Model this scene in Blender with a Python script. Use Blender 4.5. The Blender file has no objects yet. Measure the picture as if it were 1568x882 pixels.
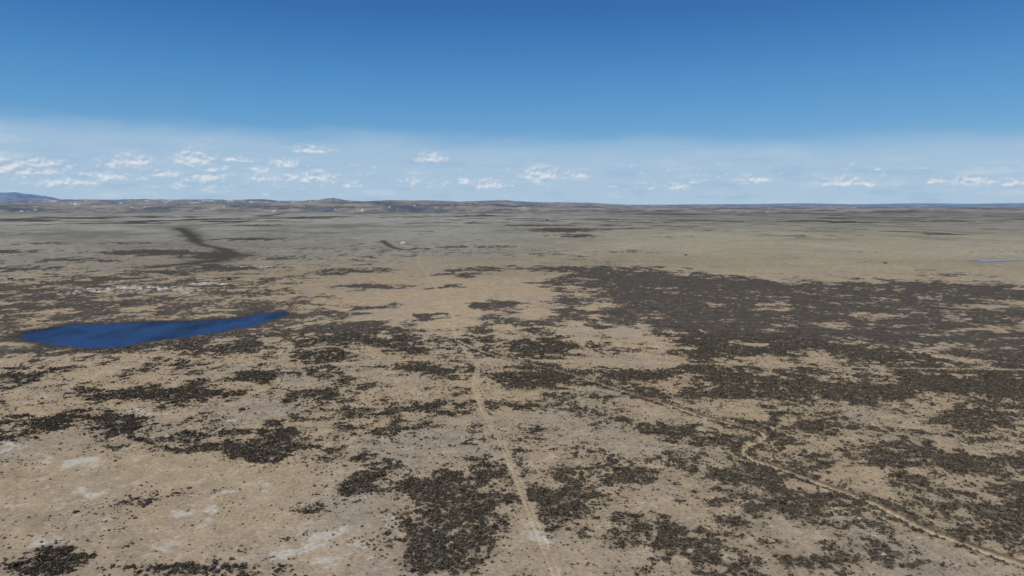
import bpy, math, numpy as np, time
T0=time.time()
rng=np.random.default_rng(7)
scene=bpy.context.scene
scene.view_settings.view_transform='Standard'
scene.view_settings.look='None'
scene.view_settings.exposure=0

# ------------------------------------------------------------------ image pixels to ground points and sky angles
H=100.0; F=1045.0; HOR=315.0
TH=math.atan((441-HOR)/F)
cT,sT=math.cos(TH),math.sin(TH)
def G(px,py):
    """image pixel cast through the camera -> ground position in metres (x east, y north)"""
    a=(px-784)/F; b=-(py-441)/F
    dy=cT+b*sT; dz=-sT+b*cT
    t=H/(-dz)
    return (a*t, dy*t)
def AE(px,py):
    a=(px-784)/F; b=-(py-441)/F
    dy=cT+b*sT; dz=-sT+b*cT
    return math.atan2(a,dy), math.atan2(dz,math.hypot(a,dy))

def lin(c):
    c=np.asarray(c,float)/255.0
    return np.where(c<=0.04045,c/12.92,((c+0.055)/1.055)**2.4)
K=np.array([0.925,0.91,0.905])
def alb(r,g,b): return lin((r,g,b))/K

# ------------------------------------------------------------------ noise
def hsh(ix,iy,seed):
    h=(ix.astype(np.int64)*374761393+iy.astype(np.int64)*668265263+seed*2246822519)&0xffffffff
    h=((h^(h>>13))*1274126177)&0xffffffff
    h=(h^(h>>16))
    return (h&0xffff).astype(np.float32)*(2*math.pi/65536)
def gnoise(x,y,seed):
    fx=np.floor(x); fy=np.floor(y)
    dx=(x-fx).astype(np.float32); dy=(y-fy).astype(np.float32)
    ix=fx.astype(np.int64); iy=fy.astype(np.int64)
    def g(ox,oy):
        a=hsh(ix+ox,iy+oy,seed)
        return np.cos(a)*(dx-ox)+np.sin(a)*(dy-oy)
    u=dx*dx*dx*(dx*(dx*6-15)+10); v=dy*dy*dy*(dy*(dy*6-15)+10)
    a=g(0,0);b=g(1,0);c=g(0,1);d=g(1,1)
    return ((a+(b-a)*u)*(1-v)+(c+(d-c)*u)*v)*1.6
def fbm(x,y,wl,octs,seed,gain=0.55,sp=None):
    s=0;amp=1.0;tot=0
    for o in range(octs):
        n=gnoise(x/wl+13.7*o,y/wl-7.1*o,seed+o*17)
        if sp is not None: n=n*np.clip(wl/(0.5*sp),0,1)
        s=s+n*amp; tot+=amp*amp; amp*=gain; wl*=0.5
    return s/math.sqrt(tot)*2.0
def sst(a,b,x):
    t=np.clip((x-a)/(b-a),0,1); return t*t*(3-2*t)

def blob(x,y,px,py,rx,ry):
    cx,cy=G(px,py)
    ax=rx*cy/F; ay=0.5*(G(px,py-ry)[1]-G(px,py+ry)[1])
    lx=x-cx*(y/cy)
    return np.exp(-np.minimum(((lx/ax)**2+((y-cy)/ay)**2)*0.9,30))
def smooth_line(pts,n=6):
    P=[np.array(p,float) for p in pts]
    P=[2*P[0]-P[1]]+P+[2*P[-1]-P[-2]]
    out=[]
    for i in range(1,len(P)-2):
        for k in range(n):
            t=k/n
            out.append(0.5*((2*P[i])+(-P[i-1]+P[i+1])*t+(2*P[i-1]-5*P[i]+4*P[i+1]-P[i+2])*t*t+(-P[i-1]+3*P[i]-3*P[i+1]+P[i+2])*t**3))
    out.append(P[-2])
    return [tuple(p) for p in out]
def line_dist(x,y,pts,R=40):
    d=np.full(x.shape,1e6); sgn=np.zeros(x.shape)
    for (x0,y0),(x1,y1) in zip(pts[:-1],pts[1:]):
        m=np.nonzero((x>min(x0,x1)-R)&(x<max(x0,x1)+R)&(y>min(y0,y1)-R)&(y<max(y0,y1)+R))[0]
        if len(m)==0: continue
        ex,ey=x1-x0,y1-y0; L2=ex*ex+ey*ey+1e-9
        qx=x[m]-x0; qy=y[m]-y0
        t=np.clip((qx*ex+qy*ey)/L2,0,1)
        dd=np.hypot(qx-t*ex,qy-t*ey)
        b=dd<d[m]; k=m[b]; d[k]=dd[b]; sgn[k]=np.sign(ex*qy-ey*qx)[b]
    return d,sgn
def poly_sd(x,y,pts):
    """signed distance, + inside"""
    d=np.full(x.shape,1e9); ins=np.zeros(x.shape,bool)
    n=len(pts)
    for i in range(n):
        x0,y0=pts[i]; x1,y1=pts[(i+1)%n]
        ex,ey=x1-x0,y1-y0; L2=ex*ex+ey*ey+1e-9
        t=np.clip(((x-x0)*ex+(y-y0)*ey)/L2,0,1)
        d=np.minimum(d,np.hypot(x-x0-t*ex,y-y0-t*ey))
        c=((y0>y)!=(y1>y))
        xi=(x1-x0)*(y-y0)/((y1-y0) if abs(y1-y0)>1e-9 else 1e-9)+x0
        ins^=(c&(x<xi))
    return np.where(ins,d,-d)
def M(L): return [G(*p) for p in L]

POND=smooth_line(M([(25,515),(36,508),(62,503),(100,498),(118,495.5),(140,496),(200,494),(228,491.5),(260,492),(320,490),(352,488),(376,485),(396,479),(404,477),(414,478.5),(430,476),(443,478),(438,484),(418,490),(395,497),(380,502),(366,502),(340,508),(300,514),(260,519),(222,524),(190,530),(160,533),(130,533),(100,529),(84,529),(60,525),(38,522)]),4)
TRACK=smooth_line(M([(862,920),(850,880),(832,835),(815,795),(796,745),(780,705),(762,668),(745,640),(733,612),(726,588),(731,566),(728,556),(712,538),(700,520),(694,504),(695,490),(684,468),(672,448),(660,430),(655,420)]))
TRACK2=smooth_line(M([(380,566),(520,556),(640,552),(760,551),(860,553),(960,556),(1080,558),(1250,561),(1420,564),(1568,566),(1700,567)]))
TRACK3=smooth_line(M([(655,420),(640,400),(650,382),(656,376)]))
GULLY=smooth_line(M([(700,520),(745,540),(790,552),(850,566),(905,582),(960,600),(1020,618),(1080,638),(1130,650),(1168,662),(1166,672),(1140,684),(1146,698),(1200,718),(1280,748),(1345,772),(1400,800),(1480,832),(1568,862),(1680,900)]))
CREEK=smooth_line(M([(272,349),(285,355),(296,364),(308,374),(335,380),(352,386),(350,393),(338,397),(300,403),(240,408)]))
CREEK2=smooth_line(M([(585,368),(600,378),(622,383),(640,380)]))
CREEK3=smooth_line(M([(440,326),(400,332),(380,338),(330,343),(285,346),(272,349)]))
DARKR=M([(850,406),(960,410),(1100,425),(1250,434),(1400,430),(1568,440),(1750,448),(1750,556),(1568,552),(1450,545),(1350,540),(1200,540),(1080,545),(1010,530),(990,500),(965,470),(905,452),(870,430)])
DARKL=M([(-150,438),(60,430),(250,425),(430,430),(470,455),(560,480),(640,515),(600,545),(420,545),(250,540),(-150,560)])
TANC=M([(500,425),(640,392),(830,392),(850,420),(835,462),(760,478),(690,505),(600,500),(520,472),(470,445)])
TANR=M([(840,372),(1000,352),(1250,350),(1750,372),(1750,425),(1400,425),(1150,424),(950,402)])

STREAK=[(545,415,55,3,1),(500,420,30,2,.9),(565,438,55,4,1),(770,411,70,2.5,1),(700,420,40,2.5,1),(730,414,40,2,.9),(690,440,35,1.8,.9),(860,432,35,6,.9),(860,412,50,4,1),(755,466,40,5,1),(770,475,25,4,.8),(556,470,40,4,.9),(665,484,35,4,1),(880,460,45,5,.8),(620,497,30,3,.6),(810,498,50,6,.8),(850,520,30,8,.9),(900,500,40,4,.8),(940,478,40,6,.9),(760,497,30,4,.8),(480,455,40,3,.7),(440,445,40,3,.7),(920,530,30,4,.6),
(200,372,70,2,.7),(240,386,110,4,.9),(120,398,80,3,.8),(390,366,60,2.5,.8),(860,352,70,3,.9),(885,361,35,3,.8),(825,345,70,1.5,.8),(340,410,70,4,.9),(330,392,50,5,.8),(740,378,110,1.0,.7),(960,385,50,1.6,.7),(1000,410,60,2,.8),(1120,424,50,1.5,.8),(480,380,50,1.5,.6),(150,330,60,1,.7),(60,345,80,1,.6),(560,345,60,1.2,.5),(400,345,60,1.5,.6),(1050,362,90,1,.4),(1350,402,60,1.4,.6),(1300,385,80,1,.4),(1520,385,60,1.2,.5),(1450,420,70,2,.6),(1500,437,60,3,.7),(30,412,60,3,.7),(110,440,80,4,.5),(200,465,120,5,.7),(300,475,90,4,.7),(60,470,90,5,.7),(380,470,60,6,.8),(700,330,90,.8,.8),(500,333,70,.8,.7),(930,336,80,.8,.7),(1150,340,90,.8,.5),(250,323,120,.8,.8),(1400,333,120,.9,.5),(20,385,60,3,.7),(420,395,50,3,.6),(250,417,90,4,.8),(160,425,80,3,.7),(420,425,60,3,.7),(80,372,70,2,.6),(60,358,60,1.5,.6),(350,335,70,1.2,.7),(480,357,60,1.5,.5),(620,326,120,.8,.7),(1050,328,140,.8,.7),(1300,326,160,.8,.7),(800,325,100,.7,.7),(100,325,120,.8,.7)]
DARK=[ # px,py,rx,ry,w
(800,495,60,8,.6),(760,520,90,7,.7),(830,525,40,9,.8),(560,500,60,8,.5),(640,535,60,5,.6),(905,480,60,7,.6),
(560,738,32,20,1.4),(665,748,70,22,1.2),(700,785,70,16,.9),(855,752,60,16,1.2),(880,790,60,16,.9),(690,852,85,26,1.1),(690,805,50,10,.9),(95,866,55,16,1.4),(330,692,70,12,1.1),(150,655,110,8,1.),(975,792,35,10,.9),(60,640,60,6,.7),
(310,602,60,8,.8),(490,605,45,6,.9),(240,596,40,7,.9),(395,580,30,5,.8),(200,640,40,5,.7),(650,628,40,6,.7),(560,560,50,4,.8),(700,572,50,6,.9),(820,590,90,12,.8),(860,570,60,6,.8),(1000,575,60,8,.6),
(1440,588,110,12,1.5),(1540,578,90,16,1.5),(1400,575,60,8,.9),(1150,585,110,9,.8),(1200,610,100,7,.7),(1085,570,50,6,.8),(1320,615,80,8,.6),(1240,650,70,7,.6),(1030,655,30,5,.9),(1400,735,70,10,.6),(1150,790,60,12,.6),(1260,855,80,16,.8),(1480,700,80,10,.6),(1010,700,60,8,.6),(1330,700,80,10,.5),(1120,740,60,8,.5),(1000,850,60,14,.5),(460,770,30,8,.6),(280,862,40,10,.8),(240,770,60,10,.3),(820,690,50,6,.7),(520,690,40,6,.6),(430,655,60,7,.7),(1540,760,60,12,.6),(790,655,40,4,.5),(930,610,50,6,.8),
(50,455,90,12,.4),(1540,468,60,7,-1.0),(1370,485,60,7,-.8),(1190,470,60,5,-.9),(1280,500,90,5,-.7),(440,420,40,5,-.4),(1080,510,50,5,-.6),(1300,525,70,5,-.8),(1480,505,60,5,-.8),(1210,500,60,4,-.6),(1100,450,60,4,-.5),(1400,455,60,4,-.4),(1160,530,60,5,-.7),(1440,530,60,5,-.8),(1000,440,40,4,-.5),(1040,480,30,4,-.4)]
TAN=[(900,512,120,14,.9),(980,520,50,14,.8),(960,555,80,8,.7),(620,590,110,14,.6),(560,640,70,8,.4),(880,640,90,12,.3),(640,690,60,8,.5),(1130,620,90,10,.5),(1000,740,90,14,.2),(130,720,160,28,1.1),(240,735,110,22,.9),(400,740,110,25,.8),(60,820,110,40,.9),(360,800,120,30,.7),(560,810,70,30,.6),(760,720,40,18,.6),(780,830,40,30,.7),(120,590,90,8,.5),(460,580,50,6,.5),(1480,530,60,6,.4),(1100,700,60,10,.3),(620,865,30,20,.6)]
PALE=[(480,832,55,9,1.),(470,805,25,7,.8),(220,806,35,9,.9),(300,798,35,8,.9),(270,825,40,6,.7),(110,768,40,8,.8),(500,858,40,9,.9),(430,848,25,9,.9),(800,822,45,16,.8),(410,742,30,8,.7),(160,742,35,8,.8),(90,712,45,8,.8),(20,692,35,14,.9),(235,625,45,8,.8),(140,710,40,6,.6),(500,590,30,4,.4),(60,840,40,6,.6),(150,760,25,6,.5),(700,860,10,6,.3),(1320,790,40,8,.5),(590,800,25,8,.6),(650,600,30,5,.5),(360,640,30,5,.5),(300,650,30,5,.5),(190,690,40,6,.5),(340,770,30,7,.6),(560,860,30,8,.6),(1180,700,30,6,.6),(380,860,25,7,.6),(20,760,40,8,.6),(960,690,30,5,.4)]
SALT=[(130,445,50,5,.8),(200,440,60,5,.8),(260,442,60,5,.8),(320,434,40,3,1.1),(300,448,30,3,.6),(385,408,45,1.2,1.2),(20,500,25,3,.7),(45,553,40,3,.6),(1410,822,14,2.5,.9),(1545,831,16,3,.8),(100,452,25,4,.7)]

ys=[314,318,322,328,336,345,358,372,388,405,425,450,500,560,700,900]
soilHazeL=np.array([alb(*c) for c in [(112,119,128),(100,106,111),(114,116,113),(142,142,133),(148,147,138),(140,138,127),(139,136,124),(137,133,119),(132,126,111),(143,131,110),(154,137,112),(160,141,114),(161,142,116),(158,139,113),(159,141,116),(160,143,121)]])  # soil colours; far entries go blue-grey, distance haze mixed into the albedo
soilHazeR=np.array([alb(*c) for c in [(112,119,128),(94,100,106),(104,107,107),(124,123,115),(130,128,117),(135,132,117),(147,140,120),(151,142,120),(150,138,114),(150,136,112),(155,138,114),(160,141,115),(160,141,115),(157,138,112),(156,138,113),(157,140,118)]])
SAGE=alb(67,62,56)
TREND_B=0.03

def fields(x,y,mesh=False):
    r=np.hypot(x,y)+1e-3
    sp=0.8*r*r/(H*F)
    v=H*F/r; py=HOR+v
    wa=np.minimum(0.03*r,60)
    w1=fbm(x,y,45,4,11,gain=.65); w2=fbm(x,y,45,4,91,gain=.65)
    wx=x+wa*0.6*w1; wy=y+wa*0.9*w2
    big=fbm(x,y,420,3,5,sp=sp)
    med=fbm(x,y,38,5,21,gain=0.78,sp=sp)
    fine=fbm(x,y,7,3,41,gain=0.75,sp=sp)
    B=np.full(x.shape,TREND_B)
    B+=-0.30*sst(420,395,py)
    sdR=poly_sd(wx,wy,DARKR); B+=1.22*sst(-35,45,sdR)
    sdL=poly_sd(wx,wy,DARKL); B+=0.50*sst(-25,35,sdL)
    B-=1.15*sst(-20,30,poly_sd(wx,wy,TANC)); B-=0.9*sst(-60,90,poly_sd(wx,wy,TANR))
    B+=0.20*sst(-0.15,0.45,x/r)*sst(430,560,py)
    for (a,b,c,d,w) in DARK: B+=1.25*w*blob(wx,wy,a,b,c,d)
    for (a,b,c,d,w) in TAN: B-=1.0*w*blob(wx,wy,a,b,c,d)
    N=0.66*med+0.30*fine+0.20*big
    s=N+B
    sage=0.68*sst(-0.08,0.92,s)+0.20*sst(-1.2,0.4,s)+0.02
    farf=sst(1300,3200,r)
    streak=fbm(x,y,520,6,61,gain=0.8,sp=sp)
    s2=fbm(x,y*0.6,2200,5,62,gain=0.7,sp=sp)
    st=0.75*streak+0.6*s2
    sage=sage*(1-0.7*farf)+farf*0.95*sst(0.0,1.15,st)
    sx_=x+0.014*r*w1+0.6*med*0.012*r; sy_=y+0.018*r*w2+0.022*r*0.5*med
    df=np.zeros(x.shape)
    for (a,b,c,d,w) in STREAK: df=np.maximum(df,w*blob(sx_,sy_,a,b,c,d*1.2))
    sage=np.maximum(sage,0.93*sst(0.18,0.68,df+0.13*fine+0.13*streak+0.08*med)*np.clip(df*3,0,1))
    pale=np.zeros(x.shape)
    for (a,b,c,d,w) in PALE: pale+=w*blob(wx,wy,a,b,c,d)
    pale=sst(0.28,1.0,pale*1.0+0.30*fine+0.17*med-0.02)
    salt=np.zeros(x.shape)
    for (a,b,c,d,w) in SALT: salt+=w*blob(x,y,a,b,c,d)
    sn=fbm(x,y,13,3,333,gain=.9)
    salt=sst(0.35,0.95,np.minimum(salt,1)*(0.52+0.5*sn))*(salt>0.02)*0.8
    dp=poly_sd(x,y,POND)
    d1,s1=line_dist(x,y,TRACK); d2,_=line_dist(x,y,TRACK2); d3,_=line_dist(x,y,TRACK3)
    dg,sg=line_dist(x,y,GULLY); dg=dg+0.5*np.abs(fine); dc,_=line_dist(x,y,CREEK,160); dc2,_=line_dist(x,y,CREEK2,80); dc3,_=line_dist(x,y,CREEK3,300)
    rw=np.maximum(0.28,r*0.0006)
    brk=np.clip(0.75+0.4*med,0.3,1)
    nearfade=0.65+0.35*sst(500,230,r)
    rut=(np.exp(-((d1-0.95)/rw)**2)*0.55*brk+0.06*np.exp(-(d1/1.6)**2))*nearfade
    rut=np.maximum(rut,0.50*np.exp(-(d2/np.maximum(1.1,r*.0014))**2)*np.clip(0.6+0.5*med,0.1,1))
    rut=np.maximum(rut,0.22*np.exp(-(d3/3.0)**2))
    clear=np.exp(-(d1/1.8)**4)
    sage=sage*(1-0.8*clear)*(1-0.7*np.exp(-(d2/2.4)**2))
    gb=np.exp(-((dg-3.6)/1.6)**2); gi=np.exp(-(dg/1.9)**2)
    sage=np.clip(sage+0.50*gb*(fine>-0.7),0,0.95)*(1-0.95*gi)
    sage=sage*(1-0.85*pale)*(1-salt)
    cw=(21+8*med+6*fine+6*streak).clip(11,60)
    cr=np.exp(-(dc/cw)**2*0.7)*np.clip(0.97+0.12*streak,0.75,1); cr=np.clip(np.maximum(cr,0.85*np.exp(-(dc2/10)**2)),0,1)
    cr=np.maximum(cr,0.7*np.exp(-(dc3/55)**2)*np.clip(0.8+0.5*streak,0.2,1))
    halo=0.7*np.exp(-(dc/75)**2)*np.clip(0.45+0.8*streak+0.5*med,0,1)
    sage=np.maximum(sage,np.maximum(cr*0.95,halo))
    sage=np.where(dp>-1.5,0,sage)
    out=dict(sage=sage,r=r,sp=sp,dp=dp,dg=dg)
    if not mesh: return out
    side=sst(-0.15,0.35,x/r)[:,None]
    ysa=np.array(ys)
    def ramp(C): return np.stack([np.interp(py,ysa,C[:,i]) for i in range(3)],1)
    col=ramp(soilHazeL)*(1-side)+ramp(soilHazeR)*side
    tone=fbm(x,y,85,5,71,gain=0.7,sp=sp)
    g=sst(-0.5,1.5,tone)[:,None]*0.42
    grey=col.mean(1,keepdims=True)*np.array([1.09,0.99,0.88])*0.88
    col=col*(1-g)+grey*g
    col*=(1+0.10*fbm(x,y,12,5,81,gain=0.9,sp=sp)+0.05*big)[:,None]
    lt=(0.55*sst(0.5,1.8,fbm(x,y,9,3,87,gain=.9,sp=sp)))[:,None]
    col=col*(1-lt)+alb(180,167,146)*lt*0.9+col*lt*0.1
    fs=np.clip(farf*0.22*st+0.07*sst(600,1300,r)*streak,-0.4,0.4)[:,None]; col*=(1+fs)
    pc=alb(178,171,159); col=col*(1-0.85*pale[:,None])+pc*0.85*pale[:,None]
    col=col*(1-salt[:,None])+alb(205,202,197)*salt[:,None]
    rt=np.clip(rut,0,1)[:,None]*0.85; col=col*(1-rt)+alb(180,161,133)*rt
    gi_=gi[:,None]*0.60; col=col*(1-gi_)+alb(176,157,129)*gi_
    gshade=np.exp(-((dg-2.1)/0.9)**2)*(sg>0)*0.72; col*=(1-gshade)[:,None]  # shadowed gully edge, painted into the colour on one side
    near=1-sst(300,520,r)
    u=(sage*(0.62*near+0.10))[:,None]; col=col*(1-u)+alb(80,72,62)*u
    wcr=(cr*0.62)[:,None]; col=col*(1-wcr)+alb(52,48,45)*wcr
    shore=np.exp(-((dp+2.5)/5.0)**2)*np.clip(1.0+0.25*med-0.25*fine,0,1); shore=np.where(dp>-0.5,1,shore)[:,None]*0.92
    col=col*(1-shore)+alb(42,37,33)*shore
    z=0.5*gnoise(x/160,y/160,3)+0.12*gnoise(x/21,y/21,4)
    z=z*(1-sst(-60,-5,dp))-1.8*sst(-3,14,dp)
    z-=1.3*np.exp(-(dg/2.0)**2)
    z-=0.12*np.exp(-((d1-0.95)/0.45)**2)
    z+=sst(2500,9000,r)*16*(gnoise(x/2600,y/2600,9)+0.4*gnoise(x/900,y/900,10))
    z-=sst(9000,20000,r)*12
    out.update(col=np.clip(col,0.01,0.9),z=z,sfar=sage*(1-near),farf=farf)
    return out

# ------------------------------------------------------------------ materials
def newmat(name):
    m=bpy.data.materials.new(name); m.use_nodes=True
    nt=m.node_tree; return m,nt,nt.nodes['Principled BSDF']
def ramp_node(nt,fac,p0,p1,c0=(0,0,0,1),c1=(1,1,1,1)):
    n=nt.nodes.new('ShaderNodeValToRGB'); n.color_ramp.elements[0].position=p0; n.color_ramp.elements[1].position=p1
    n.color_ramp.elements[0].color=c0; n.color_ramp.elements[1].color=c1
    nt.links.new(fac,n.inputs[0]); return n.outputs[0]
def mth(nt,op,a,b=None,clamp=False):
    n=nt.nodes.new('ShaderNodeMath'); n.operation=op; n.use_clamp=clamp
    for i,v in enumerate((a,b)):
        if v is None: continue
        if isinstance(v,(int,float)): n.inputs[i].default_value=v
        else: nt.links.new(v,n.inputs[i])
    return n.outputs[0]
def mixc(nt,f,a,b,mode='MIX'):
    n=nt.nodes.new('ShaderNodeMix'); n.data_type='RGBA'; n.blend_type=mode
    for i,v in ((0,f),(6,a),(7,b)):
        if isinstance(v,(int,float)): n.inputs[i].default_value=v
        elif isinstance(v,tuple): n.inputs[i].default_value=v
        else: nt.links.new(v,n.inputs[i])
    return n.outputs[2]

mg,nt,bs=newmat('prairie_ground')
at=nt.nodes.new('ShaderNodeAttribute'); at.attribute_name='gcol'
sa=nt.nodes.new('ShaderNodeAttribute'); sa.attribute_name='sfar'
geo=nt.nodes.new('ShaderNodeNewGeometry')
n1=nt.nodes.new('ShaderNodeTexNoise'); n1.inputs['Scale'].default_value=0.8; n1.inputs['Detail'].default_value=3; n1.inputs['Roughness'].default_value=0.8
nt.links.new(geo.outputs['Position'],n1.inputs['Vector'])
n3=nt.nodes.new('ShaderNodeTexNoise'); n3.inputs['Scale'].default_value=0.09; n3.inputs['Detail'].default_value=4; n3.inputs['Roughness'].default_value=0.75
nt.links.new(geo.outputs['Position'],n3.inputs['Vector'])
vo=nt.nodes.new('ShaderNodeTexVoronoi'); vo.inputs['Scale'].default_value=0.36; vo.inputs['Randomness'].default_value=1
nt.links.new(geo.outputs['Position'],vo.inputs['Vector'])
vr=nt.nodes.new('ShaderNodeSeparateColor'); nt.links.new(vo.outputs['Color'],vr.inputs[0])
dist=mth(nt,'ADD',vo.outputs['Distance'],mth(nt,'MULTIPLY',vr.outputs[0],0.35))
dot=mth(nt,'MULTIPLY',mth(nt,'SUBTRACT',sa.outputs['Fac'],mth(nt,'MULTIPLY',dist,0.78)),4.5)
dot=mth(nt,'ADD',dot,0.5,clamp=True)
f2=mth(nt,'ADD',mth(nt,'MULTIPLY',dot,0.60),mth(nt,'MULTIPLY',sa.outputs['Fac'],0.40),clamp=True)
c0=mixc(nt,1.0,at.outputs['Color'],ramp_node(nt,n1.outputs['Fac'],0.3,0.7,(0.68,0.67,0.65,1),(1.29,1.29,1.29,1)),'MULTIPLY')
sgl=ramp_node(nt,n3.outputs['Fac'],0.32,0.68,tuple(SAGE*0.66)+(1,),tuple(SAGE*1.55)+(1,))
c1=mixc(nt,f2,c0,sgl)
nt.links.new(c1,bs.inputs['Base Color']); bs.inputs['Roughness'].default_value=1.0
bs.inputs['Specular IOR Level'].default_value=0.05
bp=nt.nodes.new('ShaderNodeBump'); bp.inputs['Strength'].default_value=0.5; bp.inputs['Distance'].default_value=0.25
nt.links.new(n1.outputs['Fac'],bp.inputs['Height']); nt.links.new(bp.outputs[0],bs.inputs['Normal'])

# ------------------------------------------------------------------ ground sheet
rr=[1,12,30,50,70,90,110,130,145,155]
v=640.0
while v>40: rr.append(H*F/v); v-=0.8
while v>2.4: rr.append(H*F/v); v-=0.4
rr=np.array(rr)
aa=np.concatenate([np.arange(-46,46,0.055),np.arange(46,314,2.0)])
aa=np.radians(aa)
nr,na=len(rr),len(aa)
R_,A_=np.meshgrid(rr,aa,indexing='ij')
X=(R_*np.sin(A_)).ravel(); Y=(R_*np.cos(A_)).ravel()
fd=fields(X,Y,True)
print('fields',time.time()-T0)
co=np.stack([X,Y,fd['z']],1).astype(np.float32)
def grid_mesh(name,co,nr,na,closed,mat,cols,extra={}):
    i=np.arange(nr-1)[:,None]*na; 
    if closed: j=np.arange(na); j2=(j+1)%na
    else: j=np.arange(na-1); j2=j+1
    a=(i+j).ravel(); b=(i+j2).ravel(); c=(i+na+j2).ravel(); d=(i+na+j).ravel()
    q=np.stack([a,d,c,b],1)
    me=bpy.data.meshes.new(name)
    me.vertices.add(len(co)); me.vertices.foreach_set('co',co.ravel())
    me.loops.add(q.size); me.loops.foreach_set('vertex_index',q.ravel().astype(np.int32))
    me.polygons.add(len(q)); me.polygons.foreach_set('loop_start',(np.arange(len(q))*4).astype(np.int32))
    me.polygons.foreach_set('loop_total',np.full(len(q),4,np.int32))
    me.polygons.foreach_set('use_smooth',np.ones(len(q),bool))
    ca=me.attributes.new('gcol','FLOAT_COLOR','POINT')
    ca.data.foreach_set('color',np.concatenate([cols,np.ones((len(cols),1))],1).astype(np.float32).ravel())
    for k,w in extra.items():
        e=me.attributes.new(k,'FLOAT','POINT'); e.data.foreach_set('value',w.astype(np.float32))
    me.update(calc_edges=True); me.materials.append(mat)
    ob=bpy.data.objects.new(name,me); scene.collection.objects.link(ob); return ob
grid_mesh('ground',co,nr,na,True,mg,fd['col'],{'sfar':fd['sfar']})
print('ground',len(co),time.time()-T0)

# ------------------------------------------------------------------ distant hills
mh,nt,bs=newmat('hill_surface')
at=nt.nodes.new('ShaderNodeAttribute'); at.attribute_name='gcol'
nz=nt.nodes.new('ShaderNodeTexNoise'); nz.inputs['Scale'].default_value=0.004; nz.inputs['Detail'].default_value=6
g2=nt.nodes.new('ShaderNodeNewGeometry'); nt.links.new(g2.outputs['Position'],nz.inputs['Vector'])
nt.links.new(mixc(nt,1.0,at.outputs['Color'],ramp_node(nt,nz.outputs['Fac'],0.35,0.65,(0.78,0.80,0.84,1),(1.14,1.14,1.13,1)),'MULTIPLY'),bs.inputs['Base Color'])
bs.inputs['Roughness'].default_value=1; bs.inputs['Specular IOR Level'].default_value=0
def hills(name,prof,dist,depth,ca,cb,snow,seed,rough=0.12):
    az=np.radians(np.arange(-48,48,0.05)); rows=np.linspace(0,1,26)
    px=784+F*np.tan(az)
    top=np.interp(px,[p[0] for p in prof],[p[1] for p in prof])
    RR,AA=np.meshgrid(rows,az,indexing='ij')
    Rd=dist+depth*RR; x=Rd*np.sin(AA); y=Rd*np.cos(AA)
    crest=H+(HOR-top)/F*(dist+depth*0.6)*1.0
    shape=np.sin(np.clip(RR/0.6,0,1)*math.pi/2)*np.where(RR>0.6,np.cos((RR-0.6)/0.4*math.pi/2),1)
    n=fbm(x.ravel(),y.ravel(),2200,6,seed,gain=0.6).reshape(x.shape)
    amp=np.clip(crest-70,0,400)
    z=-20+(crest[None,:]+20)*shape+n*rough*amp[None,:]*shape+gnoise(x/500,y/500,seed+3)*6
    t=sst(-1,1,fbm(x.ravel(),y.ravel(),1200,5,seed+9,gain=.8))[:,None]
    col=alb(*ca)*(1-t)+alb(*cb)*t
    if snow:
        s=fbm(x.ravel(),y.ravel(),420,4,seed+20,gain=.9); reg=np.interp(px,[0,90,240,560,700,1000,1050,1080,1600],[0,.6,.8,.5,0,0,.5,0,0])
        s=0.7*sst(1.5,2.1,s+np.broadcast_to(reg,x.shape).ravel()*snow)[:,None]
        col=col*(1-s)+alb(200,205,214)*s
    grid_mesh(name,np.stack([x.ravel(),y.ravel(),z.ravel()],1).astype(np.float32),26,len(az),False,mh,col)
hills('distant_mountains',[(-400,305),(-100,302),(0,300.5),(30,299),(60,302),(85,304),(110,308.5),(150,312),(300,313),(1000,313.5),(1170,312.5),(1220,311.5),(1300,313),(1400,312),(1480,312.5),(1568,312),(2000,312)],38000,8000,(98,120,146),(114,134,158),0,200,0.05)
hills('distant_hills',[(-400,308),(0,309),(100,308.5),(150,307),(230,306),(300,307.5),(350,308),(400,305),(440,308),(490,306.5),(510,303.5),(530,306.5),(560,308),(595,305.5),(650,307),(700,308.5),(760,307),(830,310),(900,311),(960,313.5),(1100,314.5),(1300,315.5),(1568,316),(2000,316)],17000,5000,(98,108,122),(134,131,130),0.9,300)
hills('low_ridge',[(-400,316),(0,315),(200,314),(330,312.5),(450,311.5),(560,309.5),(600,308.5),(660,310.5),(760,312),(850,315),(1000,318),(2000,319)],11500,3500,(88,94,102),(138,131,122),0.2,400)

# ------------------------------------------------------------------ water
mw,nt,bs=newmat('pond_water')
g3=nt.nodes.new('ShaderNodeNewGeometry')
wn=nt.nodes.new('ShaderNodeTexNoise'); wn.inputs['Scale'].default_value=0.9; wn.inputs['Detail'].default_value=4; nt.links.new(g3.outputs['Position'],wn.inputs['Vector'])
ln=nt.nodes.new('ShaderNodeTexNoise'); ln.inputs['Scale'].default_value=0.02; ln.inputs['Detail'].default_value=6; ln.inputs['Roughness'].default_value=0.7
mp=nt.nodes.new('ShaderNodeMapping'); mp.inputs['Scale'].default_value=(1,0.45,1); nt.links.new(g3.outputs['Position'],mp.inputs['Vector']); nt.links.new(mp.outputs[0],ln.inputs['Vector'])
wc=ramp_node(nt,ln.outputs['Fac'],0.36,0.58,(0.001,0.005,0.022,1),(0.004,0.030,0.130,1))
nt.links.new(wc,bs.inputs['Base Color'])
nt.links.new(ramp_node(nt,ln.outputs['Fac'],0.40,0.55,(0.05,0.05,0.05,1),(0.18,0.18,0.18,1)),bs.inputs['Specular IOR Level'])
bs.inputs['Roughness'].default_value=0.3; bs.inputs['IOR'].default_value=1.33
bp=nt.nodes.new('ShaderNodeBump'); bp.inputs['Strength'].default_value=1.0; bp.inputs['Distance'].default_value=0.45
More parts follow.
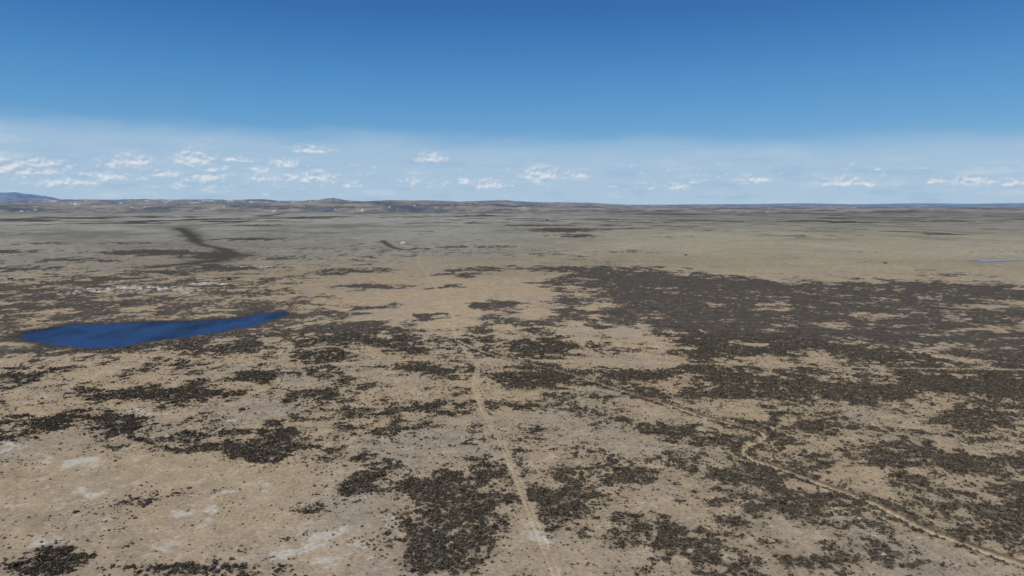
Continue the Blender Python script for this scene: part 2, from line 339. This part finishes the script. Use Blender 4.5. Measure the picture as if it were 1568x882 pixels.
nt.links.new(wn.outputs['Fac'],bp.inputs['Height']); nt.links.new(bp.outputs[0],bs.inputs['Normal'])
import bmesh
def water(name,pts,z,mat):
    bm=bmesh.new(); vs=[bm.verts.new((p[0],p[1],z)) for p in pts]
    f=bm.faces.new(vs); f.normal_update()
    if f.normal.z<0: f.normal_flip()
    me=bpy.data.meshes.new(name); bm.to_mesh(me); bm.free(); me.materials.append(mat)
    ob=bpy.data.objects.new(name,me); scene.collection.objects.link(ob)
water('pond',POND[:-1],-0.30,mw)
mw2,nt,bs=newmat('shallow_pool'); bs.inputs['Base Color'].default_value=(0.26,0.29,0.32,1); bs.inputs['Roughness'].default_value=0.35
def pool(px,py,rx,ry,seed):
    cx,cy=G(px,py); ax=rx*cy/F; ay=0.5*(G(px,py-ry)[1]-G(px,py+ry)[1])
    pts=[]
    for k in range(60):
        a=k/60*2*math.pi; w=1+0.28*math.sin(3*a+seed)+0.2*math.sin(7*a+2*seed)+0.12*math.sin(13*a+seed)
        pts.append((cx*(1+math.sin(a)*ay/cy)+math.cos(a)*ax*w,cy+math.sin(a)*ay*w))
    water('pool',pts,0.62,mw2)
for p in [(1520,399.5,34,1.3,1),(1416,413,16,0.8,3)]: pool(*p)

# ------------------------------------------------------------------ sagebrush (instanced)
ms,nt,bs=newmat('sage_foliage')
oi=nt.nodes.new('ShaderNodeObjectInfo')
sc=ramp_node(nt,oi.outputs['Random'],0.0,1.0,(0.060,0.052,0.040,1),(0.160,0.138,0.104,1))
nt.links.new(sc,bs.inputs['Base Color']); bs.inputs['Roughness'].default_value=1; bs.inputs['Specular IOR Level'].default_value=0.05
coll=bpy.data.collections.new('sagebrush_variants')
for k in range(4):
    r2=np.random.default_rng(50+k); V=[];Fc=[]
    for i in range(44):
        a=r2.uniform(0,2*math.pi); e=math.asin(r2.uniform(0.02,1.0)); rad=0.5*r2.uniform(0.55,1.0)*(1+0.25*math.sin(3*a+k))
        c=np.array([math.cos(a)*math.cos(e)*rad,math.sin(a)*math.cos(e)*rad,math.sin(e)*rad*0.85+0.02])
        u=r2.normal(size=3); u/=np.linalg.norm(u); w=np.cross(u,r2.normal(size=3)); w/=np.linalg.norm(w)
        s=r2.uniform(0.11,0.20); b=len(V)
        V+=[c-u*s,c+w*s*0.7,c+u*s*1.1,c-w*s*0.7]; Fc.append((b,b+1,b+2,b+3))
    for i in range(4):
        a=r2.uniform(0,2*math.pi); b=len(V); t=np.array([math.cos(a)*0.3,math.sin(a)*0.3,0.32])
        V+=[np.array([0.03,0,-0.1]),np.array([-0.03,0.03,-0.1]),t]; Fc.append((b,b+1,b+2))
    me=bpy.data.meshes.new('bush_%d'%k); me.from_pydata([tuple(v_) for v_ in V],[],Fc); me.materials.append(ms)
    ob=bpy.data.objects.new('bush_%d'%k,me); coll.objects.link(ob)
NC=760000
ra=rng.uniform(-math.radians(43),math.radians(43),NC); rd=np.sqrt(rng.uniform(150**2,600**2,NC))
sx=rd*np.sin(ra); sy=rd*np.cos(ra)
fs=fields(sx,sy)
fade=1-sst(340,600,rd)
clump=0.40+0.80*sst(-0.5,0.9,fbm(sx,sy,4.5,2,999))
keep=rng.uniform(0,1,NC)<np.clip(fs['sage']**1.3*clump*1.2,0,1)*fade
keep&=(fs['dp']<-4)
sx=sx[keep];sy=sy[keep];sgk=fs['sage'][keep];dg=fs['dg'][keep]
sz=0.5*gnoise(sx/160,sy/160,3)+0.12*gnoise(sx/21,sy/21,4); sz=sz-1.3*np.exp(-(dg/2.0)**2)
n=len(sx); print('shrubs',n,time.time()-T0)
me=bpy.data.meshes.new('sagebrush'); me.vertices.add(n); me.vertices.foreach_set('co',np.stack([sx,sy,sz],1).astype(np.float32).ravel())
e=me.attributes.new('bscale','FLOAT','POINT'); e.data.foreach_set('value',((0.48+0.48*sgk)*rng.lognormal(0,0.34,n)).astype(np.float32))
e=me.attributes.new('brot','FLOAT','POINT'); e.data.foreach_set('value',rng.uniform(0,6.28,n).astype(np.float32))
me.materials.append(ms)
ob=bpy.data.objects.new('sagebrush',me); scene.collection.objects.link(ob)
gt=bpy.data.node_groups.new('scatter','GeometryNodeTree')
gt.interface.new_socket('Geometry',in_out='INPUT',socket_type='NodeSocketGeometry'); gt.interface.new_socket('Geometry',in_out='OUTPUT',socket_type='NodeSocketGeometry')
N_=gt.nodes; gi=N_.new('NodeGroupInput'); go=N_.new('NodeGroupOutput'); ip=N_.new('GeometryNodeInstanceOnPoints'); ci=N_.new('GeometryNodeCollectionInfo')
ci.inputs['Collection'].default_value=coll; ci.inputs['Separate Children'].default_value=True; ci.inputs['Reset Children'].default_value=True
def na_(nm):
    q=N_.new('GeometryNodeInputNamedAttribute'); q.data_type='FLOAT'; q.inputs['Name'].default_value=nm; return q.outputs[0]
cx_=N_.new('ShaderNodeCombineXYZ'); gt.links.new(na_('brot'),cx_.inputs[2])
gt.links.new(gi.outputs[0],ip.inputs['Points']); gt.links.new(ci.outputs[0],ip.inputs['Instance']); ip.inputs['Pick Instance'].default_value=True
gt.links.new(cx_.outputs[0],ip.inputs['Rotation']); gt.links.new(na_('bscale'),ip.inputs['Scale']); gt.links.new(ip.outputs[0],go.inputs[0])
md=ob.modifiers.new('scatter','NODES'); md.node_group=gt

# ------------------------------------------------------------------ small ranch buildings far off
def simple(name,c,rough=0.8):
    m,nt,bs=newmat(name); nzz=nt.nodes.new('ShaderNodeTexNoise'); nzz.inputs['Scale'].default_value=3
    nt.links.new(ramp_node(nt,nzz.outputs['Fac'],0.3,0.7,tuple(x*0.85 for x in c)+(1,),tuple(c)+(1,)),bs.inputs['Base Color']); bs.inputs['Roughness'].default_value=rough; return m
white=simple('white_siding',(0.78,0.77,0.74)); roofm=simple('roof_metal',(0.35,0.34,0.33)); darkw=simple('weathered_wood',(0.07,0.06,0.05)); glass=simple('window_glass',(0.03,0.04,0.05),0.1)
def box(name,par,c,s,mat):
    bm=bmesh.new(); bmesh.ops.create_cube(bm,size=1)
    for v_ in bm.verts: v_.co=(v_.co.x*s[0]+c[0],v_.co.y*s[1]+c[1],v_.co.z*s[2]+c[2])
    me=bpy.data.meshes.new(name); bm.to_mesh(me); bm.free(); me.materials.append(mat)
    o=bpy.data.objects.new(name,me); scene.collection.objects.link(o); o.parent=par
def building(name,px,py,L,W,h,wall,roof):
    x,y=G(px,py); em=bpy.data.objects.new(name,None); scene.collection.objects.link(em); em.location=(x,y,0.1); em.rotation_euler[2]=0.3
    box('walls',em,(0,0,h/2-0.5),(L,W,h+1),wall)
    me=bpy.data.meshes.new('roof'); o=0.35; rz=h+W*0.28
    vv=[(-L/2-o,-W/2-o,h),(L/2+o,-W/2-o,h),(L/2+o,W/2+o,h),(-L/2-o,W/2+o,h),(-L/2-o,0,rz),(L/2+o,0,rz)]
    me.from_pydata(vv,[],[(0,1,5,4),(2,3,4,5),(0,4,3),(1,2,5),(0,3,2,1)]); me.materials.append(roof)
    ob=bpy.data.objects.new('roof',me); scene.collection.objects.link(ob); ob.parent=em
    for v_ in me.vertices: v_.co.z+=0.01
    box('door',em,(L*0.1,-W/2-0.02,1.0),(1.0,0.06,2.0),darkw)
    for i,fx in enumerate((-0.3,0.35)): box('window_%d'%i,em,(L*fx,-W/2-0.02,h*0.55),(1.2,0.06,0.9),glass)
building('ranch_house',617,373.5,10,6,3.8,white,white)
building('wooden_shed',351,429,5,4,2.6,darkw,darkw)
building('wooden_shed',838,337,16,10,7,darkw,roofm)
building('wooden_shed',778,336,14,10,6,darkw,roofm)
building('wooden_shed',16,428,5,4,2.6,simple('rusty_wall',(0.3,0.14,0.1)),roofm)
building('wooden_shed',1050,391,5,4,2.4,darkw,roofm)

# ------------------------------------------------------------------ sky
SUN_EL=math.radians(50); SUN_AZ=math.atan2(-0.75,-0.65)
w=bpy.data.worlds.new('World'); scene.world=w; w.use_nodes=True; nt=w.node_tree
try: w.cycles.sampling_method='NONE'
except Exception as ex: print(ex)
for n_ in list(nt.nodes): nt.nodes.remove(n_)
L=nt.links.new
out=nt.nodes.new('ShaderNodeOutputWorld'); bg=nt.nodes.new('ShaderNodeBackground'); bg.inputs['Strength'].default_value=0.1; L(bg.outputs[0],out.inputs[0])
sky=nt.nodes.new('ShaderNodeTexSky'); sky.sky_type='NISHITA'; sky.sun_disc=False; sky.sun_elevation=SUN_EL; sky.sun_rotation=SUN_AZ; sky.altitude=1500; sky.air_density=1.0; sky.dust_density=0.5; sky.ozone_density=2.0
tc=nt.nodes.new('ShaderNodeTexCoord'); sp_=nt.nodes.new('ShaderNodeSeparateXYZ'); L(tc.outputs['Generated'],sp_.inputs[0])
z=sp_.outputs[2]
az=mth(nt,'ARCTAN2',sp_.outputs[0],sp_.outputs[1]); el=mth(nt,'ARCSINE',z)
def elz(py): 
    return AE(784,py)[1]
cr=nt.nodes.new('ShaderNodeValToRGB'); cr.color_ramp.interpolation='B_SPLINE'
L(mth(nt,'DIVIDE',el,0.4),cr.inputs[0])
stops=[(315,(164,190,211)),(285,(155,186,211)),(255,(141,179,211)),(225,(116,168,208)),(190,(96,156,205)),(140,(78,144,200)),(80,(60,124,187)),(20,(45,107,171)),(-80,(34,92,156)),(-200,(28,80,142))]
els=cr.color_ramp.elements
for i,(py,c) in enumerate(stops):
    p=max(0.0,elz(py)/0.4)
    if i<2: e_=els[i]; e_.position=p
    else: e_=els.new(min(1,p))
    e_.color=tuple(lin(c))+(1,)
def vs(a,s):
    n=nt.nodes.new('ShaderNodeVectorMath'); n.operation='SCALE'; L(a,n.inputs[0]); n.inputs['Scale'].default_value=s; return n.outputs[0]
base=vs(cr.outputs[0],10.0)
def mrange(v,a,b,c,d,smooth=True):
    n=nt.nodes.new('ShaderNodeMapRange'); n.interpolation_type='SMOOTHSTEP' if smooth else 'LINEAR'
    for i,q in enumerate((a,b,c,d)): n.inputs[i+1].default_value=q
    L(v,n.inputs[0]); return n.outputs[0]
col=mixc(nt,mrange(el,0.3,0.7,0.1,1.0,False),base,sky.outputs[0])
cmb=nt.nodes.new('ShaderNodeCombineXYZ'); L(mth(nt,'MULTIPLY',az,F),cmb.inputs[0]); L(mth(nt,'MULTIPLY',el,F),cmb.inputs[1])
P=cmb.outputs[0]
def noise(nt,vec,sc,scale,det=6,rough=0.6,off=0,d=(0,0)):
    m=nt.nodes.new('ShaderNodeMapping'); m.inputs['Scale'].default_value=sc; m.inputs['Location'].default_value=(off+d[0],off*1.7+d[1],off*0.3); nt.links.new(vec,m.inputs[0])
    n=nt.nodes.new('ShaderNodeTexNoise'); n.inputs['Scale'].default_value=scale; n.inputs['Detail'].default_value=det; n.inputs['Roughness'].default_value=rough; nt.links.new(m.outputs[0],n.inputs['Vector']); return n.outputs['Fac']
def C10(*c): return tuple(lin(c)*10)+(1,)
Y_=mth(nt,'MULTIPLY',el,F)
nv=noise(nt,P,(1,4.0,1),0.006,4,0.5,3.1)
edge=mth(nt,'ADD',mth(nt,'MULTIPLY',mth(nt,'SUBTRACT',nv,0.5),50),mth(nt,'MULTIPLY',az,-20))
ye=mth(nt,'SUBTRACT',Y_,edge)
col=mixc(nt,mrange(ye,114,72,0,0.70),col,C10(172,196,218))
ns=noise(nt,P,(1,5.0,1),0.013,4,0.6,21.0)
inb=mrange(ye,95,55,0,1)
col=mixc(nt,mth(nt,'MULTIPLY',mrange(ns,0.53,0.70,0,0.38),inb),col,C10(202,214,226))
col=mixc(nt,mth(nt,'MULTIPLY',mrange(ns,0.47,0.34,0,0.42),inb),col,C10(150,180,208))
CL=[(297,248,25,17),(276,248,13,9),(205,252,23,13),(178,252,14,7),(60,252,30,7),(8,256,18,14),(40,264,42,6),(478,231,27,8),(435,253,20,10),(480,275,34,11),(452,272,13,7),(320,272,26,8),(365,246,22,5),(662,245,22,11),(712,279,11,9),(748,285,23,12),(826,271,28,17),(880,270,22,5),(1037,289,16,8),(1150,278,22,8),(1290,281,25,10),(1332,284,13,6),(1490,280,25,10),(1436,279,12,7),(398,263,12,7),(252,268,24,7),(1555,282,18,7),(160,270,26,6),(100,280,28,6),(540,285,14,6)]
cur=None
def vmx(op,a,b=None,c=None):
    n=nt.nodes.new('ShaderNodeVectorMath'); n.operation=op
    for i,q in enumerate((a,b,c)):
        if q is None: continue
        if isinstance(q,tuple): n.inputs[i].default_value=q
        else: L(q,n.inputs[i])
    return n
for (px,py,w_,h_) in CL:
    a,e_=AE(px,py); a*=F; e_*=F
    t=vmx('MULTIPLY_ADD',P,(1/w_,1/h_,0),(-a/w_,-e_/h_,0)).outputs[0]
    s=vmx('MULTIPLY',t,(-1,-3.0,0)).outputs[0]
    m_=vmx('MAXIMUM',t,s).outputs[0]
    d=vmx('DOT_PRODUCT',m_,m_).outputs['Value']
    cur=d if cur is None else mth(nt,'MINIMUM',cur,d)
placed=mth(nt,'MAXIMUM',mth(nt,'SUBTRACT',1.08,mth(nt,'SQRT',cur)),-1.2)
nA=noise(nt,P,(1,1.5,1),0.085,5,0.6,0)
nA2=noise(nt,P,(1,1.5,1),0.085,3,0.6,0,(-2.0,6.0))
nB=noise(nt,P,(1,2.6,1),0.030,4,0.60,9.3)
band=nt.nodes.new('ShaderNodeValToRGB'); band.color_ramp.elements[0].position=0; band.color_ramp.elements[0].color=(0,0,0,1); band.color_ramp.elements[1].position=0.8; band.color_ramp.elements[1].color=(0,0,0,1)
for p_,v_ in ((0.1,0.5),(0.3,1.0),(0.6,0.85)):
    q=band.color_ramp.elements.new(p_); q.color=(v_,v_,v_,1)
L(mth(nt,'DIVIDE',Y_,100),band.inputs[0])
bgc=mth(nt,'ADD',mth(nt,'MULTIPLY',mth(nt,'SUBTRACT',nB,0.58),5.0),mth(nt,'MULTIPLY',mth(nt,'SUBTRACT',band.outputs[0],1.0),2.0))
bgc=mth(nt,'ADD',bgc,mth(nt,'MULTIPLY',az,-0.4))
D0=mth(nt,'ADD',mth(nt,'MAXIMUM',placed,bgc),mth(nt,'MULTIPLY',mth(nt,'SUBTRACT',nA,0.5),2.0))
lit=mth(nt,'ADD',mth(nt,'MULTIPLY',mth(nt,'SUBTRACT',nA,nA2),3.0),mth(nt,'ADD',mth(nt,'MULTIPLY',D0,0.25),0.40),clamp=True)
cc=mixc(nt,lit,C10(166,187,209),C10(222,227,233))
col=mixc(nt,mrange(D0,-0.50,0.85,0,0.84),col,cc)
L(col,bg.inputs[0])

sd=bpy.data.lights.new('sun','SUN'); sd.energy=3.6; sd.angle=math.radians(0.5); sd.color=(1.0,0.95,0.88)
so=bpy.data.objects.new('sun',sd); scene.collection.objects.link(so)
from mathutils import Vector
dv=Vector((math.sin(SUN_AZ)*math.cos(SUN_EL),math.cos(SUN_AZ)*math.cos(SUN_EL),math.sin(SUN_EL)))
so.rotation_euler=dv.to_track_quat('Z','Y').to_euler(); so.location=(0,0,300)

cd=bpy.data.cameras.new('camera'); cam=bpy.data.objects.new('camera',cd); scene.collection.objects.link(cam)
cam.location=(0,0,H); cam.rotation_euler=(math.pi/2-TH,0,0)
cd.sensor_width=36; cd.lens=36*F/1568; cd.clip_start=1; cd.clip_end=120000
scene.camera=cam
print('done',time.time()-T0)
